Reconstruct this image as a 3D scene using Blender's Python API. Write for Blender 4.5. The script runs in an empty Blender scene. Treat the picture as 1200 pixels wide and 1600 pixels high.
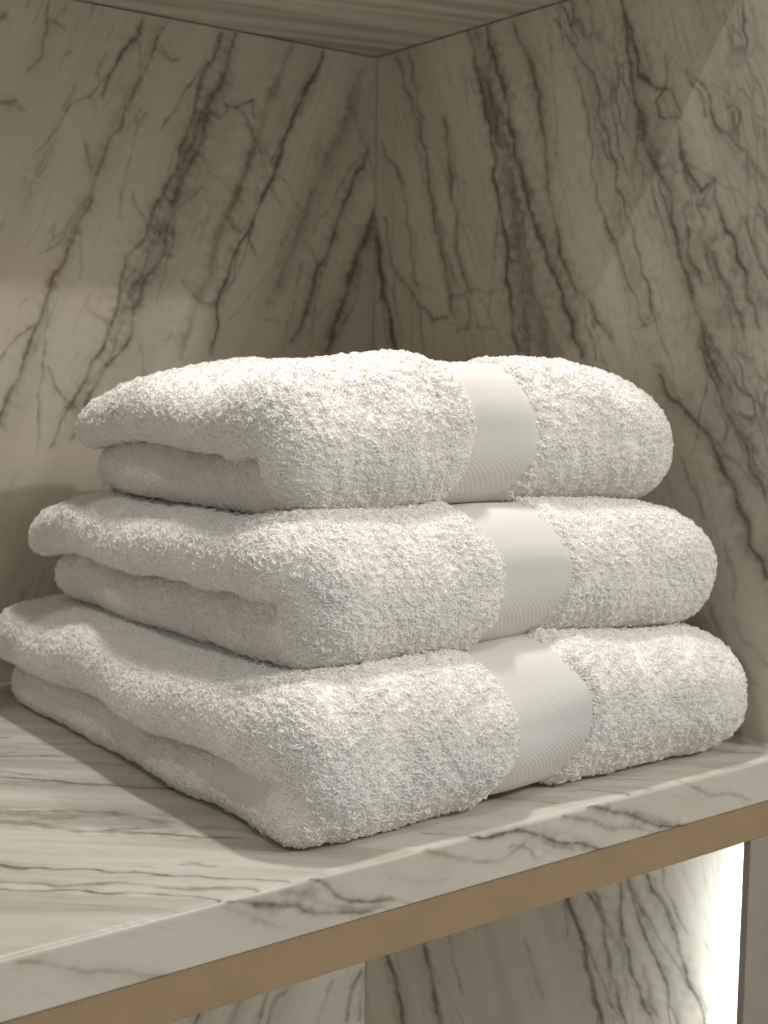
import bpy, math, random
import numpy as np
from mathutils import Matrix, Vector

# ------------------------------------------------------------------ camera
W, D, H = 0.72576, 0.47075, 0.52199          # side wall x, back wall y, niche ceiling z (shelf top is z = 0)
APRON = 0.028                                # marble edge height
RAIL = 0.0517                                # underside of the bronze rail
scene = bpy.context.scene
cam_data = bpy.data.cameras.new("camera")
cam = bpy.data.objects.new("camera", cam_data)
scene.collection.objects.link(cam)
scene.camera = cam
YAW, PITCH, ROLL = 0.646, 0.1041, 0.0138
fwd = Vector((math.sin(YAW) * math.cos(PITCH), math.cos(YAW) * math.cos(PITCH), -math.sin(PITCH)))
rt = Vector((math.cos(YAW), -math.sin(YAW), 0))
up = rt.cross(fwd)
cr, sr = math.cos(ROLL), math.sin(ROLL)
rt2 = cr * rt + sr * up
up2 = -sr * rt + cr * up
cam.matrix_world = Matrix(((rt2.x, up2.x, -fwd.x, 0.0), (rt2.y, up2.y, -fwd.y, -0.51177),
                           (rt2.z, up2.z, -fwd.z, 0.24122), (0, 0, 0, 1)))
CAM = np.array([0.0, -0.51177, 0.24122])
cam_data.sensor_fit = 'VERTICAL'
cam_data.sensor_height = 36.0
cam_data.lens = 2075.3 / 1600 * 36.0
cam_data.clip_start, cam_data.clip_end = 0.01, 50
cam_data.dof.use_dof = True
cam_data.dof.focus_distance = 0.68
cam_data.dof.aperture_fstop = 14

# ------------------------------------------------------------------ light
scene.view_settings.view_transform = 'Standard'
scene.view_settings.look = 'None'
scene.view_settings.exposure = -0.25
scene.view_settings.gamma = 1.0
scene.view_settings.use_curve_mapping = False
world = bpy.data.worlds.new("World")
scene.world = world
world.use_nodes = True
wb = world.node_tree.nodes["Background"]
wb.inputs[0].default_value = (1.0, 0.962, 0.89, 1)
wb.inputs[1].default_value = 0.37
scene.cycles.max_bounces = 6
scene.cycles.diffuse_bounces = 5
scene.cycles.glossy_bounces = 2
scene.cycles.use_adaptive_sampling = True
scene.cycles.adaptive_threshold = 0.04
scene.cycles.sample_clamp_indirect = 4.0

def spot(name, loc, target, watts, size_deg, blend, radius, color):
    d = bpy.data.lights.new(name, 'SPOT')
    d.energy, d.spot_size, d.spot_blend = watts, math.radians(size_deg), blend
    d.shadow_soft_size, d.color = radius, color
    o = bpy.data.objects.new(name, d)
    o.location = loc
    o.rotation_euler = (Vector(target) - Vector(loc)).to_track_quat('-Z', 'Y').to_euler()
    scene.collection.objects.link(o)
    return o

# downlight at the top of an added recess in the niche ceiling; two room spots that reach in under the ceiling's front edge
LAMP = (0.410, 0.105, 0.80)
spot("niche_downlight", LAMP, (0.40, 0.13, 0.0), 13.5, 50, 0.12, 0.030, (1.0, 0.985, 0.95))
spot("room_spot_near", (-0.55, -1.0, 2.15), (0.6, 0.1, 0.2), 38.0, 36, 0.4, 0.02, (1.0, 0.98, 0.94))
spot("room_spot_far", (1.30, -1.55, 1.36), (0.45, 0.4, 0.2), 42.0, 40, 0.4, 0.035, (1.0, 0.98, 0.94))
spot("added_soft_fill", (1.30, -1.75, 1.50), (0.5, 0.1, 0.12), 62.0, 50, 0.5, 0.40, (1.0, 0.965, 0.91))  # broad fill added to lift the towel fronts, not a known lamp

# mapped veins: (points on the surface in metres, width in mm, strength, brownness)
BACK_VEINS = [
    (((0.4939,0.5187),(0.491,0.5011),(0.4771,0.4868),(0.4688,0.471),(0.4606,0.4553)),1.6,0.75,0.3),
    (((0.5164,0.5187),(0.5078,0.5013),(0.5021,0.4856),(0.4908,0.4667),(0.481,0.4482),(0.474,0.4326),(0.4657,0.4194),(0.4615,0.4017),(0.4519,0.3861),(0.4504,0.3713),(0.4409,0.3534),(0.4314,0.3331)),1.8,0.5,0.7),
    (((0.4314,0.3356),(0.426,0.323),(0.4207,0.313),(0.4167,0.303)),2.2,0.9,1),
    (((0.418,0.3079),(0.4113,0.293),(0.4047,0.2757),(0.3967,0.2536),(0.3859,0.2297),(0.3744,0.2006)),1.8,0.65,0.5),
    (((0.5676,0.5182),(0.5661,0.5053),(0.5542,0.4907),(0.5453,0.4717),(0.5438,0.4588),(0.5393,0.443),(0.5305,0.4241),(0.5232,0.403),(0.513,0.3868),(0.5043,0.3684),(0.4971,0.3476),(0.4815,0.3314),(0.4758,0.3109),(0.4729,0.2906),(0.4617,0.265),(0.4506,0.2472),(0.439,0.2225),(0.4254,0.202),(0.4156,0.1797)),1.9,0.6,0.3),
    (((0.5813,0.5204),(0.5722,0.4934),(0.5662,0.4771),(0.5542,0.4576),(0.5482,0.4313),(0.5363,0.4069),(0.526,0.3855),(0.5187,0.3593),(0.5128,0.3334),(0.4955,0.3145),(0.4869,0.2912),(0.4822,0.2671),(0.4637,0.2454),(0.4531,0.2301),(0.4387,0.2019),(0.4321,0.1869)),2.1,0.6,0.3),
    (((0.5661,0.5053),(0.5662,0.4822),(0.5512,0.4546),(0.5393,0.4302),(0.5275,0.4009),(0.5216,0.3749),(0.51,0.3536),(0.4898,0.3117),(0.4756,0.2857)),1.4,0.45,0.3),
    (((0.5542,0.4576),(0.5393,0.4251),(0.5231,0.3954),(0.51,0.3612),(0.4814,0.3112),(0.4672,0.2677)),9,0.16,0.1),
    (((0.5662,0.4694),(0.5753,0.4577),(0.5632,0.4484),(0.5527,0.4548)),1,0.5,0.3),
    (((0.5232,0.403),(0.5363,0.3967)),1,0.5,0.3),
    (((0.5043,0.3684),(0.51,0.3485)),1,0.5,0.3),
    (((0.5128,0.3334),(0.523,0.3327)),1,0.5,0.3),
    (((0.5692,0.4621),(0.5815,0.4611),(0.5969,0.467),(0.6001,0.453)),1.3,0.6,0.3),
    (((0.5815,0.4611),(0.597,0.4447),(0.5986,0.4344),(0.5909,0.4099),(0.5832,0.3881),(0.5724,0.3661),(0.5848,0.3591)),1.3,0.5,0.3),
    (((0.6678,0.5181),(0.6597,0.5008),(0.6531,0.4864),(0.6418,0.4688),(0.6321,0.4489),(0.6258,0.4294),(0.6179,0.4072),(0.6068,0.3875),(0.5973,0.3681),(0.5849,0.3459),(0.5694,0.3184),(0.5618,0.2942),(0.5633,0.281),(0.5557,0.2542)),1.9,0.8,0.3),
    (((0.6564,0.4909),(0.6499,0.4806)),2.6,0.8,0.3),
    (((0.6258,0.4268),(0.6147,0.3989)),2.6,0.7,0.3),
    (((0.5973,0.3681),(0.5942,0.3545),(0.6006,0.3362)),1.1,0.5,0.3),
    (((0.5849,0.3459),(0.5787,0.3189),(0.5694,0.3105)),1.5,0.45,0.3),
    (((0.6332,0.5155),(0.6222,0.4875),(0.6127,0.4651),(0.6002,0.4346),(0.5909,0.4072),(0.5816,0.3853),(0.5694,0.3632),(0.5633,0.347),(0.5542,0.315),(0.5421,0.296),(0.5331,0.2722),(0.5301,0.2537)),3.5,0.3,0.6),
    (((0.7056,0.5074),(0.6956,0.4757),(0.689,0.4556),(0.6689,0.4205),(0.6557,0.3973),(0.6459,0.3691),(0.6394,0.3523),(0.6265,0.3242),(0.6136,0.299)),4,0.28,0.3),
    (((0.7172,0.4394),(0.7035,0.4128),(0.695,0.3953),(0.6865,0.3751),(0.6765,0.352),(0.663,0.3345),(0.6566,0.3036),(0.645,0.281),(0.6368,0.2641)),2.4,0.6,0.3),
    (((0.651,0.3558),(0.6562,0.3451),(0.663,0.3345)),2,0.45,0.3),
    (((0.6992,0.4707),(0.7172,0.4394),(0.7229,0.4147)),3,0.25,0.3),
    (((0.7259,0.3867),(0.7131,0.3602),(0.7011,0.3282),(0.6909,0.3023),(0.6808,0.2764),(0.6768,0.2594)),3.4,0.8,0.3),
    (((0.7236,0.3751),(0.7115,0.3459),(0.7048,0.3171)),7,0.2,0.3),
    (((0.6105,0.2853),(0.6235,0.283)),1.2,0.5,0.3),
    (((0.4636,0.4847),(0.4554,0.4715),(0.4594,0.4648)),1.4,0.5,0.3),
    (((0.4182,0.5178),(0.4154,0.5033),(0.4153,0.4916),(0.4113,0.4745),(0.3998,0.4635)),1.5,0.5,0.3),
    (((0.3783,0.4362),(0.3845,0.4358),(0.3907,0.4401)),2.2,0.6,0.3),
    (((0.3906,0.4354),(0.3981,0.4329)),1.5,0.4,0.3),
    (((0.4469,0.4148),(0.4481,0.4052),(0.4515,0.3958)),1.6,0.55,0.3),
    (((0.4847,0.3817),(0.4874,0.372),(0.4944,0.365),(0.5014,0.3605)),1.4,0.45,0.3),
    (((0.5482,0.4184),(0.5542,0.4036),(0.5663,0.3996)),1.3,0.5,0.3),
    (((0.4167,0.5035),(0.4218,0.4996),(0.4294,0.4973)),1.6,0.5,0.3),
    (((0.5106,0.5017),(0.522,0.4885),(0.5277,0.4894)),1.4,0.5,0.3),
    (((0.4266,0.4768),(0.4345,0.4839)),1.6,0.5,0.3),
    (((0.3794,0.4973),(0.3844,0.505)),2,0.6,0.3),
    (((0.5302,0.3137),(0.5421,0.3013),(0.5572,0.2967),(0.5725,0.3106)),1.3,0.4,0.3),
    (((0.3908,0.2873),(0.3985,0.2949)),1.6,0.35,0.3),
    (((0.4906,0.4321),(0.4991,0.4455)),1.8,0.45,0.8),
    (((0.4133,0.2441),(0.417,0.2294),(0.4261,0.2195),(0.4393,0.2069)),1.4,0.45,0.3),
    (((0.5154,0.2664),(0.5228,0.2719)),2,0.4,0.3),
    (((0.4483,0.2896),(0.4618,0.2776),(0.4699,0.2602)),1.4,0.3,0.3),
    (((0.7215,-0.3268),(0.7104,-0.3461),(0.7033,-0.3727)),3,0.6,0.3),
    (((0.6378,-0.3227),(0.624,-0.328),(0.6172,-0.3444),(0.6156,-0.3561)),2,0.5,0.3),
    (((0.5835,-0.3225),(0.5769,-0.3356),(0.5703,-0.3456)),2,0.35,0.3),
    (((0.6879,-0.3272),(0.6772,-0.3493),(0.6702,-0.3661)),2.5,0.3,0.3),
    (((0.7272,-0.3283),(0.7218,-0.3493),(0.7184,-0.3772)),3,0.4,0.3),
]
BACK_LIGHT = [
    (((0.3826,0.3959),(0.41,0.3821),(0.437,0.3628)),0.9,0.45),
    (((0.4261,0.4388),(0.439,0.4212)),1.1,0.5),
    (((0.4182,0.5178),(0.4168,0.5082),(0.4142,0.5054)),1.2,0.6),
]
SIDE_VEINS = [
    (((0.4427,0.519),(0.4223,0.4809),(0.4072,0.45),(0.397,0.4201),(0.3891,0.3849),(0.3766,0.3496),(0.3666,0.3205),(0.359,0.2917)),2.2,0.5,0.3),
    (((0.4257,0.5188),(0.4129,0.4852),(0.4049,0.4525)),2.5,0.4,0.3),
    (((0.4635,0.4456),(0.4403,0.4191),(0.4252,0.4043)),2,0.35,0.3),
    (((0.4404,0.4251),(0.4248,0.3882),(0.414,0.3433),(0.4059,0.3106)),2,0.3,0.3),
    (((0.4677,0.38),(0.4628,0.3432),(0.4555,0.3156),(0.4446,0.2849),(0.4355,0.2606)),3.4,0.9,0.3),
    (((0.4694,0.3649),(0.4635,0.3311)),4.5,0.5,0.3),
    (((0.4544,0.3789),(0.4432,0.3331),(0.418,0.314),(0.4032,0.2988),(0.3841,0.288),(0.3635,0.2889)),1.6,0.55,0.3),
    (((0.4032,0.2988),(0.4003,0.281),(0.3984,0.2604)),1.6,0.5,0.3),
    (((0.4431,0.3301),(0.4374,0.2998),(0.4292,0.2696)),1.6,0.3,0.3),
    (((0.3728,0.4538),(0.367,0.411),(0.3569,0.3708),(0.3539,0.3425),(0.3444,0.3223),(0.333,0.305)),1.8,0.45,0.3),
    (((0.3373,0.3023),(0.3387,0.2799),(0.3541,0.2773)),1.3,0.4,0.3),
    (((0.3708,0.3064),(0.2974,0.3091)),1,0.25,0.3),
    (((0.3441,0.5205),(0.3346,0.4891),(0.3231,0.4603),(0.3116,0.4238),(0.3064,0.3936),(0.2993,0.366),(0.2925,0.344),(0.2891,0.3061),(0.282,0.2734),(0.2766,0.2571)),2.8,0.75,0.3),
    (((0.323,0.5191),(0.3117,0.4905),(0.2988,0.4672),(0.2939,0.4427),(0.285,0.4152),(0.2721,0.3848),(0.2594,0.3575),(0.2431,0.3277),(0.2271,0.2985),(0.2152,0.275),(0.2064,0.2544)),2.6,0.75,0.3),
    (((0.3355,0.5162),(0.317,0.4647),(0.3014,0.4252),(0.2875,0.3757),(0.2741,0.3321),(0.2571,0.2942),(0.2404,0.257)),11,0.33,0.1),
    (((0.2927,0.4081),(0.2752,0.364),(0.2662,0.3317),(0.2573,0.2995),(0.2412,0.2781),(0.2254,0.257)),1.6,0.45,0.3),
    (((0.2921,0.3332),(0.278,0.3297),(0.2658,0.3211)),1.6,0.5,0.3),
    (((0.3194,0.4731),(0.3104,0.4504),(0.3033,0.4227)),3,0.5,0.3),
    (((0.2752,0.364),(0.278,0.3324),(0.2688,0.2946),(0.2636,0.2598)),1.5,0.3,0.3),
    (((0.2925,0.5159),(0.2758,0.4895),(0.2656,0.4723),(0.2591,0.4507),(0.2522,0.419),(0.2493,0.3929),(0.2407,0.3637),(0.2324,0.34),(0.2203,0.3136),(0.2017,0.2976),(0.1905,0.2821),(0.1762,0.2694)),1.8,0.55,0.4),
    (((0.2758,0.4895),(0.2676,0.4752)),3,0.55,1),
    (((0.2388,0.5054),(0.2198,0.4795),(0.2016,0.4641),(0.1941,0.4483),(0.1969,0.4341),(0.1859,0.4179),(0.1801,0.4001),(0.1741,0.3776),(0.1668,0.3623),(0.1594,0.3448),(0.1486,0.3223),(0.1378,0.2954),(0.1337,0.276),(0.1201,0.2543)),1.5,0.6,0.3),
    (((0.2195,0.4721),(0.2112,0.4435),(0.2032,0.4177),(0.2007,0.4001),(0.1982,0.3825),(0.1868,0.3567),(0.1721,0.331),(0.1575,0.3009),(0.1434,0.2786)),1.5,0.5,0.3),
    (((0.167,0.3672),(0.1603,0.3642),(0.1564,0.3518),(0.1594,0.3448)),1.1,0.5,0.3),
    (((0.1516,0.2788),(0.1339,0.2808)),1.1,0.5,0.3),
    (((0.1799,0.5106),(0.1657,0.4865),(0.1601,0.4714),(0.1579,0.4568),(0.1413,0.4424)),2,0.8,0.3),
    (((0.1728,0.4997),(0.1642,0.4531),(0.1567,0.4306),(0.1457,0.4008),(0.1353,0.3807),(0.1255,0.3704),(0.1178,0.337),(0.1075,0.313),(0.0972,0.2847),(0.0873,0.2636),(0.0744,0.2382)),2.2,0.75,0.3),
    (((0.1582,0.4285),(0.1512,0.4157),(0.1394,0.4),(0.134,0.3853)),6,0.35,0.1),
    (((0.1413,0.4424),(0.1256,0.4376),(0.1158,0.4224)),1.5,0.6,0.3),
    (((0.1142,0.4518),(0.1018,0.4407),(0.0923,0.4257),(0.0857,0.4091),(0.071,0.3983),(0.0596,0.3903)),1.6,0.55,0.3),
    (((0.1331,0.4665),(0.1319,0.4409),(0.1409,0.433),(0.1373,0.4232),(0.1156,0.4178)),1.4,0.6,0.3),
    (((0.1213,0.4117),(0.1111,0.3874),(0.0982,0.3677),(0.087,0.3756),(0.0798,0.3478),(0.0678,0.3334),(0.0548,0.2969),(0.0426,0.2743)),1.9,0.65,0.3),
    (((0.087,0.3756),(0.0948,0.3582),(0.0887,0.3531)),2,0.6,0.3),
    (((0.1092,0.348),(0.1035,0.3221),(0.0922,0.3053)),2,0.65,0.3),
    (((0.0967,0.3355),(0.078,0.3115),(0.0627,0.2882),(0.0564,0.2746)),2.2,0.5,0.1),
    (((0.1273,0.2408),(0.1157,0.2263),(0.0936,0.2104),(0.0827,0.2006),(0.0743,0.1867),(0.061,0.1713),(0.0497,0.144),(0.0365,0.1234),(0.0285,0.1084)),2.6,0.75,0.3),
    (((0.0862,0.2717),(0.078,0.2595),(0.0645,0.2415),(0.0516,0.2278),(0.0345,0.2224)),1.8,0.5,0.3),
    (((0.0909,0.2616),(0.0793,0.2353),(0.0685,0.2214),(0.0578,0.2057),(0.0443,0.1805),(0.0313,0.1617)),2,0.55,0.3),
    (((0.0832,0.2108),(0.0664,0.1791),(0.0554,0.1596),(0.0289,0.1163)),8,0.2,0.1),
    (((0.1056,0.1848),(0.094,0.1647),(0.0826,0.1449)),2,0.3,0.3),
    (((0.0771,0.0873),(0.0658,0.0661),(0.0498,0.0503),(0.0344,0.0368)),2.4,0.35,0.3),
    (((0.0664,0.1301),(0.0579,0.1106),(0.0544,0.0906)),2.4,0.25,0.3),
    (((0.1334,0.2513),(0.1106,0.2327),(0.0971,0.2288)),2,0.3,0.3),
    (((0.0562,0.078),(0.0431,0.0638),(0.0256,0.0527)),3,0.25,0.3),
    (((0.2813,0.27),(0.274,0.2605),(0.2566,0.2558)),1.5,0.4,0.3),
    (((0.2115,0.2737),(0.2047,0.2602)),2,0.4,0.3),
    (((0.2072,-0.1618),(0.1904,-0.1873),(0.1827,-0.2053),(0.1749,-0.2282),(0.1674,-0.2459),(0.1603,-0.2533)),2.2,0.9,0.2),
    (((0.1825,-0.2104),(0.1747,-0.2333),(0.1636,-0.2547)),5,0.4,0.2),
    (((0.1848,-0.1544),(0.1671,-0.1715),(0.1612,-0.1923),(0.1537,-0.2123),(0.1447,-0.2316),(0.1409,-0.2452)),1.8,0.65,0.2),
    (((0.1746,-0.1536),(0.1637,-0.1728),(0.1631,-0.1879)),3,0.5,0.2),
    (((0.1489,-0.1352),(0.1495,-0.1579),(0.1437,-0.1808),(0.1365,-0.1982),(0.1262,-0.2142),(0.1162,-0.2275)),1.5,0.65,0.2),
    (((0.1441,-0.1336),(0.1287,-0.1581),(0.1185,-0.1766),(0.1056,-0.1914),(0.0987,-0.2082),(0.0963,-0.2267)),1.7,0.75,0.2),
    (((0.1273,-0.1209),(0.1079,-0.1412),(0.095,-0.1584),(0.0883,-0.1752),(0.0757,-0.1942),(0.0661,-0.2141)),1.7,0.65,0.2),
    (((0.1122,-0.1137),(0.0959,-0.1396),(0.0834,-0.1543)),1.5,0.45,0.2),
    (((0.1179,-0.1227),(0.0985,-0.1477),(0.0917,-0.1668)),1.2,0.5,0.2),
    (((0.3821,-0.2671),(0.3698,-0.2985),(0.3647,-0.3204),(0.3574,-0.3354)),2.6,0.7,0.2),
    (((0.4389,-0.3001),(0.421,-0.3245),(0.4081,-0.3565)),4,0.75,0.2),
    (((0.3467,-0.2455),(0.3393,-0.2749),(0.3279,-0.2939)),1.8,0.35,0.2),
    (((0.069,-0.1538),(0.0541,-0.1717),(0.0421,-0.1902)),1.5,0.4,0.2),
    (((0.2512,-0.2197),(0.239,-0.2424),(0.2271,-0.2595)),2.5,0.22,0.2),
    (((0.1207,-0.1972),(0.1168,-0.2154),(0.11,-0.2274)),4,0.4,0.2),
    (((0.0917,-0.1049),(0.0821,-0.1207),(0.0789,-0.129)),2,0.2,0.2),
    (((0.1638,-0.1703),(0.1499,-0.1881),(0.1458,-0.2068)),7,0.2,0.1),
]
TOP_VEINS = [
    (((0.2059,0.123),(0.2299,0.1011),(0.2381,0.0892),(0.2586,0.0718),(0.2732,0.0566),(0.2932,0.0391),(0.3075,0.0242),(0.3327,0.0041)),0.9,0.7,0.4),
    (((0.2172,0.1099),(0.2296,0.1003),(0.2391,0.0875)),1.6,0.5,0.4),
    (((0.1984,0.1004),(0.2216,0.0793),(0.2441,0.0573),(0.2654,0.0473),(0.2783,0.0334),(0.2912,0.0197),(0.304,0.0121),(0.3185,-0.0013)),2.2,0.42,0.6),
    (((0.1945,0.0887),(0.218,0.0699),(0.2318,0.0579),(0.2491,0.0472),(0.2668,0.0301),(0.2871,0.0122),(0.2965,0.002)),1.2,0.6,0.2),
    (((0.3008,0.0501),(0.3081,0.044),(0.3164,0.0366)),0.8,0.75,0.4),
    (((0.2312,0.199),(0.2582,0.1752),(0.271,0.1618),(0.2912,0.1447),(0.3072,0.1388),(0.3203,0.1152),(0.3335,0.0967),(0.355,0.0668)),5.5,0.36,0.5),
    (((0.2593,0.1782),(0.2781,0.1614),(0.3081,0.1407),(0.3153,0.128)),1,0.4,0.4),
    (((0.2243,0.1784),(0.2511,0.1568),(0.2658,0.1405),(0.2817,0.1235),(0.3001,0.1048),(0.3263,0.0837),(0.35,0.0586)),1.6,0.4,0.6),
    (((0.2927,0.1141),(0.2959,0.1131)),2.2,0.55,1),
    (((0.3027,0.112),(0.305,0.1092)),1.8,0.4,1),
    (((0.1878,0.0683),(0.2098,0.0485),(0.2324,0.0304),(0.2632,0.0132)),4,0.1,0.4),
    (((0.1803,0.0459),(0.2016,0.0269),(0.2247,0.0127)),5,0.08,0.4),
    (((0.238,0.1222),(0.2756,0.0906),(0.3125,0.0584)),5,0.08,0.4),
    (((0.2937,0.3548),(0.3185,0.3332),(0.3269,0.3265)),1,0.5,0.3),
    (((0.2858,0.3318),(0.3121,0.3163),(0.3176,0.314)),1.4,0.5,0.3),
    (((0.2735,0.2961),(0.2973,0.2778),(0.3133,0.2657),(0.3317,0.2544)),0.9,0.65,0.3),
    (((0.2735,0.2961),(0.299,0.2822),(0.3103,0.2818)),1.2,0.4,0.3),
    (((0.2605,0.2586),(0.2814,0.2359),(0.295,0.2209),(0.3058,0.2086),(0.3159,0.1954),(0.3336,0.1774),(0.3536,0.1601),(0.3708,0.1457)),1.5,0.6,0.3),
    (((0.2633,0.2664),(0.2857,0.2472),(0.2936,0.2371),(0.3033,0.2216)),1.3,0.4,0.3),
    (((0.2401,0.1994),(0.2612,0.1832),(0.2823,0.167)),1.2,0.25,0.3),
    (((0.2919,0.1506),(0.3082,0.1409),(0.3208,0.1275),(0.3332,0.1141)),1.2,0.35,0.3),
    (((0.233,0.1786),(0.2521,0.1592),(0.271,0.14),(0.2814,0.1268),(0.2949,0.1129),(0.3132,0.0942),(0.3258,0.0826),(0.345,0.0664)),1.4,0.4,0.3),
    (((0.2683,0.1574),(0.279,0.1484),(0.2883,0.1404)),1.6,0.4,0.3),
    (((0.3157,0.298),(0.3283,0.2894),(0.3478,0.2761),(0.3605,0.2698)),1.2,0.35,0.3),
    (((0.3252,0.2442),(0.3399,0.2301),(0.3534,0.2136)),1,0.35,0.3),
    (((0.2801,0.3154),(0.3059,0.3001),(0.3174,0.2888)),2,0.2,0.3),
    (((0.2624,0.2365),(0.2841,0.2179),(0.3045,0.1966)),4,0.15,0.3),
    (((0.2583,0.1754),(0.2765,0.1532),(0.302,0.1278),(0.3259,0.1004)),9,0.16,0.3),
    (((0.6809,0.0412),(0.6861,0.0238),(0.7032,0.0058)),1.4,0.45,0.4),
    (((0.5354,0.0278),(0.5601,0.0146),(0.5749,-0.0104)),1.4,0.4,0.4),
    (((0.6455,0.0119),(0.6531,0.0026),(0.6622,-0.0079)),1,0.4,0.4),
    (((0.4959,0.044),(0.5075,0.0287),(0.5206,0.0126)),1.6,0.4,0.4),
    (((0.4267,0.0181),(0.4424,0.0042),(0.453,-0.0074)),1.4,0.45,0.4),
    (((0.7113,0.0495),(0.7129,0.0289)),3,0.25,0.4),
]
APRON_VEINS = [
    (((0.1995,-0.0019),(0.2162,-0.0103),(0.2336,-0.0178),(0.2564,-0.0262),(0.2674,-0.03)),1.8,0.35,0.9),
    (((0.2953,0.0003),(0.3038,-0.0044),(0.3229,-0.0082),(0.3374,-0.0121),(0.3504,-0.0179),(0.3695,-0.0225),(0.3813,-0.0261)),1.3,0.55,0.6),
    (((0.3107,-0.0064),(0.323,-0.0086)),2.2,0.4,0.6),
    (((0.297,-0.0058),(0.3142,-0.0139),(0.332,-0.0206)),1.6,0.22,0.6),
    (((0.3373,-0.0006),(0.3597,-0.0112),(0.3792,-0.0182),(0.3912,-0.0235)),1.1,0.6,0.6),
    (((0.3247,-0.0031),(0.341,-0.0093),(0.3694,-0.02),(0.3893,-0.0272)),2.2,0.3,0.6),
    (((0.4113,0.0005),(0.4305,-0.0069),(0.4528,-0.0152),(0.4711,-0.0182),(0.4826,-0.0135)),1.7,0.4,0.9),
    (((0.4412,0.0003),(0.4546,-0.0021),(0.4683,-0.0022),(0.4823,-0.0045),(0.4993,-0.0106),(0.5142,-0.0164),(0.5295,-0.0224),(0.5479,-0.0281)),1.1,0.8,0.3),
    (((0.4732,-0.0115),(0.4875,-0.0181),(0.4925,-0.0237)),1.4,0.5,0.5),
    (((0.4871,-0.0063),(0.4994,-0.0134),(0.5168,-0.0197),(0.5374,-0.0259)),2.4,0.35,0.5),
    (((0.5273,0.0009),(0.5442,-0.0037),(0.5602,-0.0087),(0.5769,-0.0177),(0.5939,-0.0236),(0.6202,-0.0322)),1.4,0.65,0.2),
    (((0.5338,-0.0018),(0.5548,-0.0067),(0.5768,-0.0148),(0.6053,-0.0243)),3.5,0.28,0.2),
    (((0.5137,-0.0025),(0.5367,-0.0107),(0.5634,-0.0189),(0.5942,-0.0289)),1.8,0.35,0.3),
    (((0.6218,-0.0075),(0.6522,-0.0151),(0.6811,-0.0246)),1.4,0.3,0.2),
    (((0.3852,-0.0196),(0.3953,-0.0253)),1.6,0.5,0.5),
    (((0.389,-0.008),(0.4095,-0.0151),(0.4309,-0.0208)),2,0.15,0.5),
]
WEB_ZONES = [
    (((0.2358,0.5223),(0.1876,0.4672),(0.1474,0.3942),(0.1029,0.3113),(0.0726,0.2543),(0.0318,0.1707),(0.0088,0.1141)),30,0.9,0),
    (((0.0739,0.4886),(0.052,0.3626),(0.0375,0.2792)),22,0.6,0),
]

# ------------------------------------------------------------------ helpers
def tag(o, label=None, cat=None, group=None, kind=None):
    if label: o["label"] = label
    if cat: o["category"] = cat
    if group: o["group"] = group
    if kind: o["kind"] = kind
    return o

def link(name, me, mat=None, parent=None):
    o = bpy.data.objects.new(name, me)
    scene.collection.objects.link(o)
    if mat is not None:
        me.materials.append(mat)
    if parent is not None:
        o.parent = parent
    return o

def mesh_np(name, V, F, smooth=True):
    """V (n,3), F (m,3 or 4) arrays -> mesh, fast"""
    me = bpy.data.meshes.new(name)
    V = np.ascontiguousarray(V, dtype=np.float32)
    F = np.ascontiguousarray(F, dtype=np.int32)
    k = F.shape[1]
    me.vertices.add(len(V))
    me.vertices.foreach_set("co", V.ravel())
    me.loops.add(F.size)
    me.loops.foreach_set("vertex_index", F.ravel())
    me.polygons.add(len(F))
    me.polygons.foreach_set("loop_start", np.arange(0, F.size, k, dtype=np.int32))
    me.polygons.foreach_set("loop_total", np.full(len(F), k, dtype=np.int32))
    me.polygons.foreach_set("use_smooth", np.full(len(F), smooth, dtype=bool))
    me.update(calc_edges=True)
    return me

def float_attr(me, name, arr):
    a = me.attributes.new(name, 'FLOAT', 'POINT')
    a.data.foreach_set("value", np.ascontiguousarray(arr, dtype=np.float32))

BOXF = [(0, 3, 2, 1), (4, 5, 6, 7), (0, 1, 5, 4), (1, 2, 6, 5), (2, 3, 7, 6), (3, 0, 4, 7)]
def box_vf(a, b):
    (x0, y0, z0), (x1, y1, z1) = a, b
    V = [(x0, y0, z0), (x1, y0, z0), (x1, y1, z0), (x0, y1, z0), (x0, y0, z1), (x1, y0, z1), (x1, y1, z1), (x0, y1, z1)]
    return np.array(V), np.array(BOXF)

def box(name, a, b, mat, parent=None, bevel=0.0):
    V, F = box_vf(a, b)
    o = link(name, mesh_np(name, V, F, False), mat, parent)
    if bevel:
        m = o.modifiers.new("bevel", 'BEVEL')
        m.width, m.segments = bevel, 3
    return o

def waves(P, scale, seed, n=10):
    """smooth pseudo noise in about [-1,1], P (...,k)"""
    r = np.random.RandomState(seed)
    out = np.zeros(P.shape[:-1])
    for _ in range(n):
        d = r.normal(size=P.shape[-1])
        d /= np.linalg.norm(d)
        out += np.sin((P @ d) * (2 * np.pi / scale) * r.uniform(0.6, 1.6) + r.uniform(0, 6.283))
    return out / math.sqrt(n) * 1.2

# ------------------------------------------------------------------ node materials
def new_mat(name):
    m = bpy.data.materials.new(name)
    m.use_nodes = True
    nt = m.node_tree
    return m, nt, nt.nodes["Principled BSDF"]

def nd(nt, t, **kw):
    n = nt.nodes.new(t)
    for k, v in kw.items():
        if k.startswith("i_"):
            n.inputs[int(k[2:])].default_value = v
        else:
            setattr(n, k, v)
    return n

def mth(nt, op, a, b=None, clamp=False):
    n = nt.nodes.new('ShaderNodeMath')
    n.operation, n.use_clamp = op, clamp
    for i, v in enumerate((a, b)):
        if v is None: continue
        if isinstance(v, (int, float)): n.inputs[i].default_value = v
        else: nt.links.new(v, n.inputs[i])
    return n.outputs[0]

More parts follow.
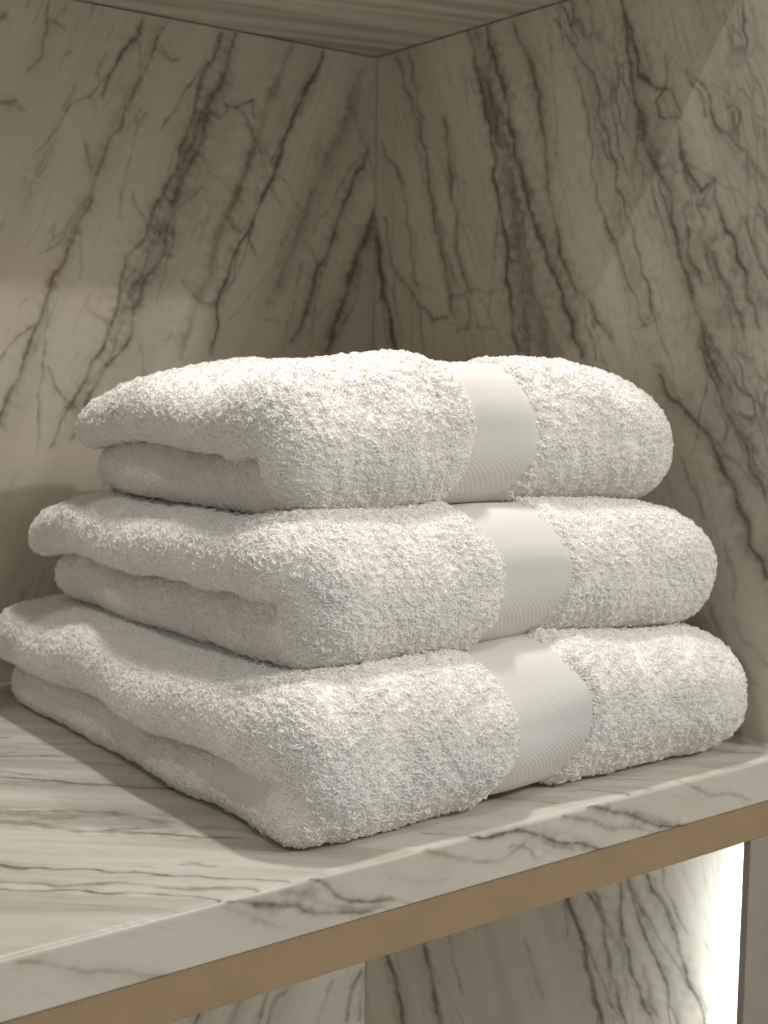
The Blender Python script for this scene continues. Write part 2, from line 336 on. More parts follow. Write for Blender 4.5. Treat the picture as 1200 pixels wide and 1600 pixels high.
def mix(nt, fac, a, b):
    n = nt.nodes.new('ShaderNodeMix')
    n.data_type = 'RGBA'
    for s, v in ((n.inputs[0], fac), (n.inputs[6], a), (n.inputs[7], b)):
        if isinstance(v, (int, float)): s.default_value = v
        elif isinstance(v, tuple): s.default_value = v + (1,)
        else: nt.links.new(v, s)
    return n.outputs[2]

def rng(nt, v, a, b, c, d):
    n = nt.nodes.new('ShaderNodeMapRange')
    n.interpolation_type = 'SMOOTHSTEP'
    nt.links.new(v, n.inputs[0])
    for i, q in enumerate((a, b, c, d)): n.inputs[i + 1].default_value = q
    return n.outputs[0]

def marble(name, axis_a, axis_p, web=False, streak=0.0, base=(0.665, 0.61, 0.505), base2=(0.57, 0.515, 0.415), rough=0.45):
    """axis_a: unit direction along the veining, axis_p: across it (in-plane)"""
    m, nt, bs = new_mat(name)
    L = nt.links.new
    geo = nd(nt, 'ShaderNodeNewGeometry')
    pos = geo.outputs['Position']
    def dot(v, s):
        n = nd(nt, 'ShaderNodeVectorMath', operation='DOT_PRODUCT')
        L(pos, n.inputs[0]); n.inputs[1].default_value = tuple(c * s for c in v)
        return n.outputs['Value']
    def comb(a, p):
        n = nd(nt, 'ShaderNodeCombineXYZ')
        L(a, n.inputs[0]); L(p, n.inputs[1])
        return n.outputs[0]
    # clouding stretched along the veins
    n1 = nd(nt, 'ShaderNodeTexNoise'); n1.inputs['Scale'].default_value = 1.0; n1.inputs['Detail'].default_value = 2.5
    n1.inputs['Distortion'].default_value = 0.2
    L(comb(dot(axis_a, 3.5), dot(axis_p, 26 + 60 * streak)), n1.inputs['Vector'])
    col = mix(nt, rng(nt, n1.outputs[0], 0.36, 0.70, 0, 1), base, base2)
    # warm / cool drift
    n2 = nd(nt, 'ShaderNodeTexNoise'); n2.inputs['Scale'].default_value = 9; n2.inputs['Detail'].default_value = 1
    L(pos, n2.inputs['Vector'])
    col = mix(nt, rng(nt, n2.outputs[0], 0.45, 0.75, 0, 0.35), col, tuple(c * f for c, f in zip(base, (0.93, 0.87, 0.80))))
    # fine hairline streaks along the veining
    n3 = nd(nt, 'ShaderNodeTexNoise'); n3.inputs['Scale'].default_value = 1.0; n3.inputs['Detail'].default_value = 2.5
    n3.inputs['Roughness'].default_value = 0.62; n3.inputs['Distortion'].default_value = 0.15
    L(comb(dot(axis_a, 5 if not streak else 4), dot(axis_p, 46 if not streak else 90)), n3.inputs['Vector'])
    hair = mth(nt, 'SUBTRACT', 1.0, rng(nt, mth(nt, 'ABSOLUTE', mth(nt, 'SUBTRACT', n3.outputs[0], 0.5)), 0.0, 0.022, 0, 1))
    n4 = nd(nt, 'ShaderNodeTexNoise'); n4.inputs['Scale'].default_value = 14; L(pos, n4.inputs['Vector'])
    hair = mth(nt, 'MULTIPLY', hair, rng(nt, n4.outputs[0], 0.40, 0.7, 0.0, 0.42 if not streak else 0.18 + streak))
    col = mix(nt, hair, col, (0.27, 0.245, 0.20))
    # mapped veins
    va = nd(nt, 'ShaderNodeAttribute', attribute_name='vein').outputs['Fac']
    ta = nd(nt, 'ShaderNodeAttribute', attribute_name='tint').outputs['Fac']
    vv = va
    if web:
        wz = nd(nt, 'ShaderNodeAttribute', attribute_name='web').outputs['Fac']
        nw = nd(nt, 'ShaderNodeTexNoise'); nw.inputs['Scale'].default_value = 38; nw.inputs['Detail'].default_value = 2
        L(pos, nw.inputs['Vector'])
        sc = nd(nt, 'ShaderNodeVectorMath', operation='SCALE'); L(nw.outputs['Color'], sc.inputs[0]); sc.inputs['Scale'].default_value = 1.3
        for (sa, sp, wdt, stg) in ((15, 70, 0.075, 0.85), (32, 125, 0.07, 0.5)):
            ad = nd(nt, 'ShaderNodeVectorMath', operation='ADD')
            L(comb(dot(axis_a, sa), dot(axis_p, sp)), ad.inputs[0]); L(sc.outputs[0], ad.inputs[1])
            vo = nd(nt, 'ShaderNodeTexVoronoi', feature='DISTANCE_TO_EDGE', voronoi_dimensions='2D')
            vo.inputs['Scale'].default_value = 1.0
            L(ad.outputs[0], vo.inputs['Vector'])
            ln = mth(nt, 'SUBTRACT', 1.0, rng(nt, vo.outputs['Distance'], 0.0, wdt * 2.2, 0, 1))
            ln = mth(nt, 'MULTIPLY', mth(nt, 'MULTIPLY', ln, wz), rng(nt, n4.outputs[0], 0.35, 0.65, stg * 0.45, stg))
            vv = mth(nt, 'MAXIMUM', vv, ln)
        col = mix(nt, mth(nt, 'MULTIPLY', wz, 0.35), col, (0.40, 0.375, 0.33))
    vcol = mix(nt, ta, (0.068, 0.068, 0.064), (0.20, 0.125, 0.045))
    col = mix(nt, mth(nt, 'MULTIPLY', vv, 0.90), col, vcol)
    la = nd(nt, 'ShaderNodeAttribute', attribute_name='light').outputs['Fac']
    col = mix(nt, la, col, (0.80, 0.77, 0.70))
    L(col, bs.inputs['Base Color'])
    bs.inputs['Specular IOR Level'].default_value = 0.25
    bs.inputs['Roughness'].default_value = rough
    return m

def unit(v):
    v = np.array(v, float); return tuple(v / np.linalg.norm(v))

M_BACK = marble("marble_back", unit((0.45, 0, 1)), unit((1, 0, -0.45)))
M_SIDE = marble("marble_side", unit((0, 0.42, 1)), unit((0, 1, -0.42)), web=True)
M_SHELF = marble("marble_shelf", unit((0.75, -0.66, 0)), unit((0.66, 0.75, 0)), streak=0.3,
                 base=(0.63, 0.60, 0.53), base2=(0.46, 0.43, 0.365), rough=0.30)
M_APRON = marble("marble_shelf_edge", unit((0.9, 0, -0.42)), unit((0.42, 0, 0.9)), streak=0.02,
                 base=(0.65, 0.61, 0.53), base2=(0.58, 0.54, 0.46), rough=0.30)
CEIL_DIR = (0.97, -0.23, 0)
M_CEIL = marble("marble_ceiling", unit(CEIL_DIR), unit((-CEIL_DIR[1], CEIL_DIR[0], 0)), streak=0.3,
                base=(0.66, 0.62, 0.53), base2=(0.42, 0.385, 0.31))

def bronze(name, c0, c1, metallic, rough):
    m, nt, bs = new_mat(name)
    geo = nd(nt, 'ShaderNodeNewGeometry')
    n = nd(nt, 'ShaderNodeTexNoise'); n.inputs['Scale'].default_value = 1500; n.inputs['Detail'].default_value = 2
    nt.links.new(geo.outputs['Position'], n.inputs['Vector'])
    n2 = nd(nt, 'ShaderNodeTexNoise'); n2.inputs['Scale'].default_value = 30; n2.inputs['Detail'].default_value = 5
    nt.links.new(geo.outputs['Position'], n2.inputs['Vector'])
    col = mix(nt, rng(nt, n.outputs[0], 0.35, 0.65, 0, 1), c0, c1)
    col = mix(nt, rng(nt, n2.outputs[0], 0.4, 0.75, 0, 0.3), col, tuple(0.7 * c for c in c0))
    nt.links.new(col, bs.inputs['Base Color'])
    bs.inputs['Metallic'].default_value = metallic
    bs.inputs['Roughness'].default_value = rough
    bp = nd(nt, 'ShaderNodeBump'); bp.inputs['Strength'].default_value = 0.15; bp.inputs['Distance'].default_value = 0.0004
    nt.links.new(n.outputs[0], bp.inputs['Height']); nt.links.new(bp.outputs[0], bs.inputs['Normal'])
    return m
M_RAIL = bronze("bronze_rail", (0.41, 0.295, 0.165), (0.47, 0.345, 0.20), 0.35, 0.45)
M_POST = bronze("bronze_post", (0.36, 0.32, 0.265), (0.41, 0.365, 0.305), 0.15, 0.5)

def terry(name, c, thru):
    """cotton yarn: diffuse, partly let through by the thin yarn, with a faint lustre"""
    m, nt, bs = new_mat(name)
    L = nt.links.new
    nt.nodes.remove(bs)
    out = nt.nodes["Material Output"]
    df = nd(nt, 'ShaderNodeBsdfDiffuse'); df.inputs[0].default_value = c + (1,)
    tr = nd(nt, 'ShaderNodeBsdfTranslucent'); tr.inputs[0].default_value = c + (1,)
    gl = nd(nt, 'ShaderNodeBsdfGlossy'); gl.inputs[0].default_value = (1, 0.98, 0.95, 1); gl.inputs['Roughness'].default_value = 0.5
    m1 = nd(nt, 'ShaderNodeMixShader'); m1.inputs[0].default_value = thru
    L(df.outputs[0], m1.inputs[1]); L(tr.outputs[0], m1.inputs[2])
    m2 = nd(nt, 'ShaderNodeMixShader'); m2.inputs[0].default_value = 0.035
    L(m1.outputs[0], m2.inputs[1]); L(gl.outputs[0], m2.inputs[2])
    L(m2.outputs[0], out.inputs['Surface'])
    return m
M_PILE = terry("terry_cotton", (0.95, 0.93, 0.895), 0.18)
M_GROUND = terry("terry_ground_weave", (0.93, 0.91, 0.87), 0.0)

def woven(name, along, across, pitch, depth, c0=(0.72, 0.695, 0.645), c1=(0.77, 0.745, 0.695)):
    m, nt, bs = new_mat(name)
    bs.inputs['Roughness'].default_value = 0.8
    bs.inputs['Specular IOR Level'].default_value = 0.12
    bs.inputs['Sheen Weight'].default_value = 0.0
    co = nd(nt, 'ShaderNodeNewGeometry').outputs['Position']
    hs = []
    for v, amp in ((along, 1.0), (across, 0.6)):
        d = nd(nt, 'ShaderNodeVectorMath', operation='DOT_PRODUCT')
        nt.links.new(co, d.inputs[0]); d.inputs[1].default_value = tuple(c * 6.2832 / pitch for c in v)
        hs.append(mth(nt, 'MULTIPLY', mth(nt, 'SINE', d.outputs['Value']), amp))
    h = mth(nt, 'ADD', hs[0], hs[1])
    n = nd(nt, 'ShaderNodeTexNoise'); n.inputs['Scale'].default_value = 900; nt.links.new(co, n.inputs['Vector'])
    h = mth(nt, 'ADD', h, mth(nt, 'MULTIPLY', n.outputs[0], 1.2))
    bp = nd(nt, 'ShaderNodeBump'); bp.inputs['Strength'].default_value = 0.28; bp.inputs['Distance'].default_value = depth
    nt.links.new(h, bp.inputs['Height']); nt.links.new(bp.outputs[0], bs.inputs['Normal'])
    col = mix(nt, rng(nt, h, -1.4, 1.6, 0, 1), c0, c1)
    nt.links.new(col, bs.inputs['Base Color'])
    return m
M_BAND = woven("woven_band", (0.38, 0.62, 0.69), (0.9, 0.1, -0.42), 0.0013, 0.00018)
M_HEM = woven("woven_hem", (0, 1, 0.1), (0.2, 0.0, 1), 0.0021, 0.0004, (0.74, 0.715, 0.67), (0.85, 0.83, 0.79))

def emitter(name, c, s):
    m, nt, bs = new_mat(name)
    bs.inputs['Emission Color'].default_value = c + (1,)
    bs.inputs['Emission Strength'].default_value = s
    return m
M_LED = emitter("led_diffuser", (0.88, 0.95, 1.0), 125.0)

# ------------------------------------------------------------------ marble surfaces with mapped veins
def vein_field(U, V, veins, seed):
    """U,V plane coordinates (n,) -> vein strength and tint"""
    P = np.stack([U, V], -1)
    wu = waves(P, 0.034, seed) * 0.0012 + waves(P, 0.011, seed + 1) * 0.00022 + waves(P, 0.0045, seed + 7, 6) * 0.0001
    wv = waves(P, 0.034, seed + 2) * 0.0012 + waves(P, 0.011, seed + 3) * 0.00022 + waves(P, 0.0045, seed + 8, 6) * 0.0001
    fade = waves(P, 0.035, seed + 4); fine = waves(P, 0.012, seed + 5)
    X, Y = U + wu, V + wv
    best = np.zeros(len(U)); tint = np.zeros(len(U)); tw = np.full(len(U), 1e-6)
    for (pts, w, s, t) in veins:
        w = w * 0.00130; s = min(1.0, s * 1.25)
        pts = np.array(pts); m = 3.6 * w + 0.004
        if np.linalg.norm(pts[-1] - pts[0]) < 0.03 and w < 0.004: s *= 0.72
        sel = np.nonzero((X > pts[:, 0].min() - m) & (X < pts[:, 0].max() + m) & (Y > pts[:, 1].min() - m) & (Y < pts[:, 1].max() + m))[0]
        if len(sel) == 0: continue
        x, y = X[sel], Y[sel]
        d2 = np.full(len(sel), 1e9); par = np.zeros(len(sel))
        nseg = len(pts) - 1
        for i in range(nseg):
            a, b = pts[i], pts[i + 1]
            ab = b - a
            tt = np.clip(((x - a[0]) * ab[0] + (y - a[1]) * ab[1]) / (ab @ ab + 1e-12), 0, 1)
            dd = (x - a[0] - tt * ab[0]) ** 2 + (y - a[1] - tt * ab[1]) ** 2
            k = dd < d2
            d2[k] = dd[k]; par[k] = (i + tt[k]) / nseg
        wl = w * np.clip(0.9 + 0.22 * fine[sel], 0.55, 1.4) * (0.55 + 0.45 * np.clip(np.minimum(par, 1 - par) * 8, 0, 1))
        d = np.sqrt(d2)
        g = (0.86 * np.exp(-(d / (wl * 0.62)) ** 2) + 0.30 * np.exp(-(d / (wl * 2.2)) ** 2)) * s * np.clip(0.95 + 0.22 * fade[sel], 0.5, 1.2)
        tint[sel] += t * g; tw[sel] += g
        best[sel] = 1 - (1 - best[sel]) * (1 - np.clip(g, 0, 1))
    best *= np.clip(0.97 + 0.09 * waves(P, 0.006, seed + 9, 8), 0.75, 1.1)
    return np.clip(best, 0, 1), np.clip(tint / tw, 0, 1)

def axis(parts):
    """[(a, b, step), ...] -> coordinates"""
    out = []
    for a, b, s in parts:
        n = max(1, int(round((b - a) / s)))
        out += list(np.linspace(a, b, n, endpoint=False))
    return np.array(out + [parts[-1][1]])

def grid_faces(nu, nv, flip=False):
    i = np.arange(nu * nv).reshape(nu, nv)
    F = np.stack([i[:-1, :-1], i[1:, :-1], i[1:, 1:], i[:-1, 1:]], -1).reshape(-1, 4)
    return F[:, ::-1] if flip else F

def slab(name, V, F, boxa, boxb, mat, attrs, parent=None):
    bv, bf = box_vf(boxa, boxb)
    me = mesh_np(name, np.vstack([V, bv]), np.vstack([F, bf + len(V)]), True)
    for k, arr in attrs.items():
        float_attr(me, k, np.concatenate([arr, np.zeros(8)]))
    return link(name, me, mat, parent)

def companions(veins, seed, direction, box_, extra):
    """thin side veins: strands that run along the main ones and wander away, and loose hairlines"""
    r = np.random.RandomState(seed)
    out = list(veins)
    def strand(p0, dirv, L, w, s):
        n = max(4, int(L / 0.012))
        p = np.array(p0, float); h = math.atan2(dirv[1], dirv[0]); pts = [tuple(p)]
        for _ in range(n):
            h += r.normal(0, 0.065) - 0.12 * math.sin(h - math.atan2(dirv[1], dirv[0]))
            p = p + np.array([math.cos(h), math.sin(h)]) * L / n
            if r.rand() < 0.04: p = p + r.normal(0, 0.0015, 2)
            pts.append(tuple(p))
        out.append((tuple(pts), w, s, r.uniform(0, 0.5)))
    for (pts, w, s, t) in veins:
        P = np.array(pts); L = np.linalg.norm(P[-1] - P[0])
        if L < 0.07 or w > 5: continue
        if r.rand() < 0.6:                               # a cloudy grey or beige band around the vein
            out.append((tuple(map(tuple, P + r.normal(0, 0.003, 2))), r.uniform(5, 11), r.uniform(0.12, 0.26), r.uniform(0, 0.5)))
        for _ in range(r.randint(2, 5)):
            i = r.randint(0, len(P) - 1)
            dv = P[i + 1] - P[i]; dv /= np.linalg.norm(dv)
            dv = dv + np.array([-dv[1], dv[0]]) * r.normal(0, 0.22)
            strand(P[i] + r.normal(0, 0.0022, 2), dv, r.uniform(0.03, 0.12), r.uniform(0.5, 1.0), s * r.uniform(0.45, 0.85))
    for _ in range(extra):
        p0 = (r.uniform(box_[0], box_[1]), r.uniform(box_[2], box_[3]))
        d = np.array(direction) * (1 if r.rand() < 0.5 else -1) + r.normal(0, 0.16, 2)
        strand(p0, d, r.uniform(0.02, 0.11), r.uniform(0.45, 0.95), r.uniform(0.15, 0.42))
        if r.rand() < 0.35:
            strand(p0, d + r.normal(0, 0.5, 2), r.uniform(0.008, 0.025), r.uniform(0.45, 0.8), r.uniform(0.2, 0.4))
    return out

# back wall (faces -y)
LOW_VEINS = [(((0.64, -0.06), (0.61, -0.14), (0.575, -0.24), (0.53, -0.36), (0.50, -0.45)), 1.8, 0.6, 0.2),
             (((0.585, -0.06), (0.545, -0.15), (0.515, -0.24), (0.465, -0.36)), 2.2, 0.5, 0.3),
             (((0.69, -0.10), (0.655, -0.22), (0.615, -0.32), (0.58, -0.42)), 1.6, 0.6, 0.3),
             (((0.67, -0.05), (0.65, -0.10), (0.62, -0.20), (0.58, -0.34)), 5.0, 0.25, 0.1)]
gx = axis([(-0.75, 0.33, 0.06), (0.33, W + 0.02, 0.0011)])
gz = axis([(-0.80, -0.46, 0.06), (-0.46, -0.05, 0.0020), (-0.05, 0.16, 0.01), (0.16, H - 0.0012, 0.0011)])
U, V = [a.ravel() for a in np.meshgrid(gx, gz, indexing='ij')]
v, t = vein_field(U, V, companions(BACK_VEINS + LOW_VEINS, 41, (-0.41, -0.91), (0.36, 0.73, 0.22, 0.52), 30), 11); v *= 0.95
lt, _ = vein_field(U, V, [e + (0,) for e in BACK_LIGHT], 12)
o = slab("back_wall", np.stack([U, np.full_like(U, D), V], -1), grid_faces(len(gx), len(gz)),
         (-0.75, D + 0.004, -0.80), (W + 0.04, D + 0.03, H + 0.03), M_BACK, {"vein": v, "tint": t, "light": lt * 0.6})
tag(o, "polished beige marble wall left of the corner, thin leaning dark veins", kind="structure")

# side wall (faces -x), leaves a narrow dark joint at the corner
gy = axis([(-0.02, D - 0.0012, 0.0012)])
gz = axis([(-0.80, -0.42, 0.06), (-0.42, H - 0.0012, 0.0012)])
U, V = [a.ravel() for a in np.meshgrid(gy, gz, indexing='ij')]
v, t = vein_field(U, V, companions(SIDE_VEINS, 42, (-0.38, -0.92), (0.0, 0.46, 0.0, 0.52), 44), 21)
wz, _ = vein_field(U, V, WEB_ZONES, 22)
o = slab("side_wall", np.stack([np.full_like(U, W), U, V], -1), grid_faces(len(gy), len(gz), True),
         (W + 0.004, -0.02, -0.80), (W + 0.03, D - 0.0012, H + 0.03), M_SIDE,
         {"vein": v, "tint": t, "web": wz, "light": np.zeros(len(U))})
tag(o, "polished marble wall right of the corner with broad dark vein bands", kind="structure")

# niche ceiling
RX0, RX1, RY0, RY1, CT = 0.30, 0.535, 0.055, 0.225, H + 0.31      # unseen recess, added to raise the downlight and trim its beam
cv, cf = [], []
for a, b in (((-0.75, RY1, H), (W + 0.03, D + 0.03, CT)), ((-0.75, 0.052, H), (RX0, RY1, CT)),
             ((RX1, 0.052, H), (W + 0.03, RY1, CT)), ((RX0, 0.052, H), (RX1, RY0, CT)), ((RX0, RY0, CT - 0.01), (RX1, RY1, CT))):
    vv_, ff_ = box_vf(a, b)
    cf.append(ff_ + 8 * len(cv)); cv.append(vv_)
o = link("niche_ceiling", mesh_np("niche_ceiling", np.vstack(cv), np.vstack(cf), False), M_CEIL)
tag(o, "striped marble niche ceiling above the towels", kind="structure")

# shelf: marble slab whose top rolls over a soft arris into the front edge
shelf = bpy.data.objects.new("marble_shelf", None)
scene.collection.objects.link(shelf)
shelf.location = (0.25, 0.2, -RAIL)
tag(shelf, "marble shelf with a bronze front rail, carrying the three folded towels", "shelf")
RB = 0.0032
prof = [(yy, 0.0, 0) for yy in axis([(-(D - 0.0005), -0.32, 0.02), (-0.32, -0.012, 0.0010), (-0.012, -RB, 0.0009)])]
prof = [(-p[0], p[1], 0) for p in prof]
for k in range(1, 9):
    a = math.pi / 2 * k / 8
    prof.append((RB - RB * math.sin(a), -RB + RB * math.cos(a), 1 if k > 4 else 0))
prof += [(0.0, zz, 1) for zz in -axis([(RB, APRON, 0.0009)])[1:]]
prof.append((0.04, -APRON, 1))
prof = np.array(prof)
gx = axis([(-0.75, 0.16, 0.05), (0.16, W - 0.0004, 0.0010)])
X = np.repeat(gx, len(prof)); PY = np.tile(prof[:, 0], len(gx)); PZ = np.tile(prof[:, 1], len(gx)); fr = np.tile(prof[:, 2], len(gx)) > 0.5
v = np.zeros(len(X)); t = np.zeros(len(X))
v[~fr], t[~fr] = vein_field(X[~fr], PY[~fr], TOP_VEINS, 31)
v[fr], t[fr] = vein_field(X[fr], PZ[fr], APRON_VEINS, 32)
bv, bf = box_vf((-0.75, 0.012, -APRON - 0.001), (W - 0.0004, D - 0.0005, -0.006))
sv = np.stack([X, PY, PZ], -1)
me = mesh_np("slab", np.vstack([sv, bv]) - np.array(shelf.location), np.vstack([grid_faces(len(gx), len(prof), True), bf + len(sv)]))
z8 = np.zeros(8)
float_attr(me, "vein", np.concatenate([v, z8])); float_attr(me, "tint", np.concatenate([t, z8])); float_attr(me, "light", np.zeros(len(X) + 8))
o = link("slab", me, M_SHELF, shelf)
me.materials.append(M_APRON)
mi = np.zeros(len(me.polygons), dtype=np.int32)
mi[:(len(gx) - 1) * (len(prof) - 1)] = np.tile((prof[:-1, 2] > 0.5).astype(np.int32), len(gx) - 1)
me.polygons.foreach_set("material_index", mi)
o = box("rail", (-0.75, 0.0008, -RAIL), (W - 0.0004, 0.028, -APRON - 0.0006), M_RAIL, None, 0.0005)
o.parent = shelf; o.matrix_parent_inverse = Matrix.Translation(-shelf.location)
o["label"] = "brown bronze rail under the marble edge"

# upright that hides the light strip, under the shelf
o = box("upright_post", (0.6835, 0.0012, -0.80), (W - 0.0004, 0.0070, -RAIL - 0.0004), M_POST, None, 0.0006)
tag(o, "dull bronze upright below the right end of the shelf", "post")
strip = bpy.data.objects.new("light_strip", None)
scene.collection.objects.link(strip)
strip.location = (0.7060, 0.0160, -0.8)
strip.rotation_euler = (0, 0, -math.radians(78))
tag(strip, "lit vertical light strip behind the bronze upright below the shelf", "light strip")
for nm, a, b, mt in (("channel", (-0.005, -0.0015, 0.0), (0.005, 0.0005, 0.72), M_POST), ("diffuser", (-0.004, 0.0007, 0.001), (0.004, 0.0020, 0.719), M_LED)):
    box(nm, a, b, mt, strip)

# ------------------------------------------------------------------ towels
def smin(a, b, k):
    h = np.clip(0.5 + 0.5 * (b - a) / k, 0, 1)
    return b + (a - b) * h - k * h * (1 - h)

def sstep(x, a, b):
    t = np.clip((x - a) / (b - a), 0, 1)
    return t * t * (3 - 2 * t)

def plate(x, y, z, x0, x1, y0, y1, rc, zc, hz, rz):
    """rounded slab: plan rectangle with corner radius rc, z half-thickness hz, edge radius rz (arrays ok)"""
    if isinstance(rc, tuple):                       # (near left, other corners)
        rc = np.where((x < (x0 + x1) / 2) & (y < (y0 + y1) / 2), rc[0], rc[1])
    qx = np.abs(x - (x0 + x1) / 2) - (x1 - x0) / 2 + rc
    qy = np.abs(y - (y0 + y1) / 2) - (y1 - y0) / 2 + rc
    d2 = np.minimum(np.maximum(qx, qy), 0) + np.hypot(np.maximum(qx, 0), np.maximum(qy, 0)) - rc
    wa, wb = d2 + rz, np.abs(z - zc) - hz + rz
    return np.minimum(np.maximum(wa, wb), 0) + np.hypot(np.maximum(wa, 0), np.maximum(wb, 0)) - rz

class Towel:
    def __init__(s, origin, rot, Lx, Ly, T, band, split, over, droop, seed, lean=0.0):
        s.o = np.array(origin); s.rot = rot; s.Lx, s.Ly, s.T = Lx, Ly, T
        s.band, s.split, s.over, s.droop, s.seed, s.lean = band, split, over, droop, seed, lean
    def to_local(s, P):
        c, n = math.cos(-s.rot), math.sin(-s.rot)
        q = P - s.o
        return np.stack([c * q[..., 0] - n * q[..., 1], n * q[..., 0] + c * q[..., 1], q[..., 2]], -1)
    def to_world(s, P):
        c, n = math.cos(s.rot), math.sin(s.rot)
        return np.stack([c * P[..., 0] - n * P[..., 1], n * P[..., 0] + c * P[..., 1], P[..., 2]], -1) + s.o
    def sdf(s, P):
        x, y, z = P[..., 0], P[..., 1], P[..., 2]
        Lx, Ly, T = s.Lx, s.Ly, s.T
        dl, dr, db = s.droop
        P2 = P * np.array([1, 1, 1.6])
        x = x + waves(P2, 0.11, s.seed + 1) * 0.0016
        y = y + waves(P2, 0.10, s.seed + 2) * 0.0013
        z = z + waves(P[..., :2], 0.16, s.seed + 3) * 0.0026 * np.clip(z / T * 2, 0, 1)
        el = np.exp(-np.maximum(x, 0) / 0.060); er = np.exp(-np.maximum(Lx - x, 0) / 0.055); eb = np.exp(-np.maximum(Ly - y, 0) / 0.055)
        ef = np.exp(-np.maximum(y, 0) / 0.03)
        drop = dl * el * (1 - 0.35 * ef) + dr * er + db * eb
        sp = s.split * T
        # upper layer: overhangs the lower at the left
        ztop = T - drop
        zbot = sp - drop * 0.45 + 0.0050
        hz = (ztop - zbot) / 2
        u = plate(x, y, z, 0.0, Lx - 0.006, 0.011, Ly, (0.026, 0.040), (ztop + zbot) / 2, hz, hz * 0.96)
        # lower layer
        lt = sp - drop * 0.40 - 0.0005
        l = plate(x, y, z, s.over, Lx - 0.010, 0.013, Ly - s.over * 0.7, (0.018, 0.030), lt / 2, lt / 2, lt * 0.47)
        # front fold (full height roll along the front) and closed right end
        fh = T - 0.9 * dr * er - 0.85 * dl * el * (1 - 0.3 * ef)
        f = plate(x, y, z, 0.001 + s.lean * (1 - np.clip(z / T, 0, 1)) ** 1.3, Lx, 0.0, 0.080, 0.026, fh / 2, fh / 2, fh * 0.455)
        # the fold between the layers runs forward along the left side to just behind the front roll
        cz = sp - drop * 0.40
        cut = plate(x, y, z, -0.10, s.over + 0.004, 0.026, 1.0, 0.012, (cz - 0.10) / 2 + 0.0008, (cz + 0.10) / 2 + 0.0008, 0.002)
        slit = plate(x, y, z, -0.10, s.over + 0.030, 0.026, 1.0, 0.012, cz + 0.0015, 0.0022, 0.002)
        f = -smin(-f, smin(cut, slit, 0.002), 0.005)
        rgt = T - drop * 0.9
        e = plate(x, y, z, Lx - 0.095, Lx, 0.0, Ly * 0.9, 0.045, rgt / 2, rgt / 2, rgt * 0.47)
        d = smin(u, l, 0.0010)
        d = smin(d, smin(f, e, 0.010), 0.007)
        b0, b1 = s.band
        yb = x - 0.018 * np.sin(np.clip(z / T, 0, 1) * np.pi) + 0.006      # the band bows slightly to the right at mid-height
        d = d - 0.0030 * (1 - sstep(yb, b0 - 0.010, b0 + 0.004)) + 0.0004
        d = d + 0.0022 * sstep(yb, b0 - 0.004, b0 + 0.002) * (1 - sstep(yb, b1 - 0.002, b1 + 0.006))
        return d
    def bandmask(s, L):
        x, z = L[..., 0], L[..., 2]
        yb = x - 0.018 * np.sin(np.clip(z / s.T, 0, 1) * np.pi) + 0.006
        return yb

def surface_nets(f, lo, h):
    nx, ny, nz = f.shape
    ins = f < 0
    acc = np.zeros((nx - 1, ny - 1, nz - 1, 3)); cnt = np.zeros((nx - 1, ny - 1, nz - 1))
    offs = [(a, b, c) for a in (0, 1) for b in (0, 1) for c in (0, 1)]
    def sub(o): return f[o[0]:nx - 1 + o[0], o[1]:ny - 1 + o[1], o[2]:nz - 1 + o[2]]
    for o in offs:
        for ax in range(3):
            if o[ax]: continue
            p = list(o); p[ax] = 1
            a, b = sub(o), sub(p)
            k = (a < 0) != (b < 0)
            t = np.where(k, a / np.where(k, a - b, 1), 0)
            for c in range(3):
                acc[..., c] += np.where(k, (t if c == ax else o[c]), 0)
            cnt += k
    act = cnt > 0
    idx = np.full(act.shape, -1); idx[act] = np.arange(act.sum())
    cell = np.argwhere(act)
    V = lo + h * (cell + acc[act] / cnt[act][:, None])
    F = []
    for ax in range(3):
        sl0 = [slice(None)] * 3; sl1 = [slice(None)] * 3
        sl0[ax], sl1[ax] = slice(0, -1), slice(1, None)
        a, b = ins[tuple(sl0)], ins[tuple(sl1)]
        e = np.argwhere(a != b)
        o1, o2 = [(1, 2), (2, 0), (0, 1)][ax]
        ok = (e[:, o1] > 0) & (e[:, o2] > 0) & (e[:, o1] < f.shape[o1] - 1) & (e[:, o2] < f.shape[o2] - 1)
        e = e[ok]
        q = []
        for d1, d2 in ((-1, -1), (0, -1), (0, 0), (-1, 0)):
            c = e.copy(); c[:, o1] += d1; c[:, o2] += d2
            q.append(idx[c[:, 0], c[:, 1], c[:, 2]])
        q = np.stack(q, -1)
        inside_first = a[e[:, 0], e[:, 1], e[:, 2]]
        q[~inside_first] = q[~inside_first][:, ::-1]
        F.append(q)
    return V, np.vstack(F)

def grad(fn, P, e=0.0008):
    G = np.zeros_like(P)
    for c in range(3):
        d = np.zeros(3); d[c] = e
        G[:, c] = fn(P + d) - fn(P - d)
    return G / (np.linalg.norm(G, axis=1, keepdims=True) + 1e-12)

towels = [
    Towel((0.3410, 0.0125, 0.0020), 0.000, 0.362, 0.418, 0.0860, (0.138, 0.198), 0.42, 0.014, (0.018, 0.020, 0.016), 100, 0.024),
    Towel((0.3570, 0.0370, 0.0835), 0.000, 0.341, 0.355, 0.0830, (0.131, 0.187), 0.47, 0.017, (0.016, 0.026, 0.018), 200, 0.024),
    Towel((0.3700, 0.0600, 0.1630), 0.000, 0.308, 0.285, 0.0900, (0.115, 0.165), 0.46, 0.015, (0.024, 0.034, 0.020), 300, 0.002),
]
LABELS = ["bottom and deepest of three folded white towels, lying on the marble shelf",
          "middle folded white towel, between the other two in the stack",
          "topmost and smallest folded white towel of the stack"]

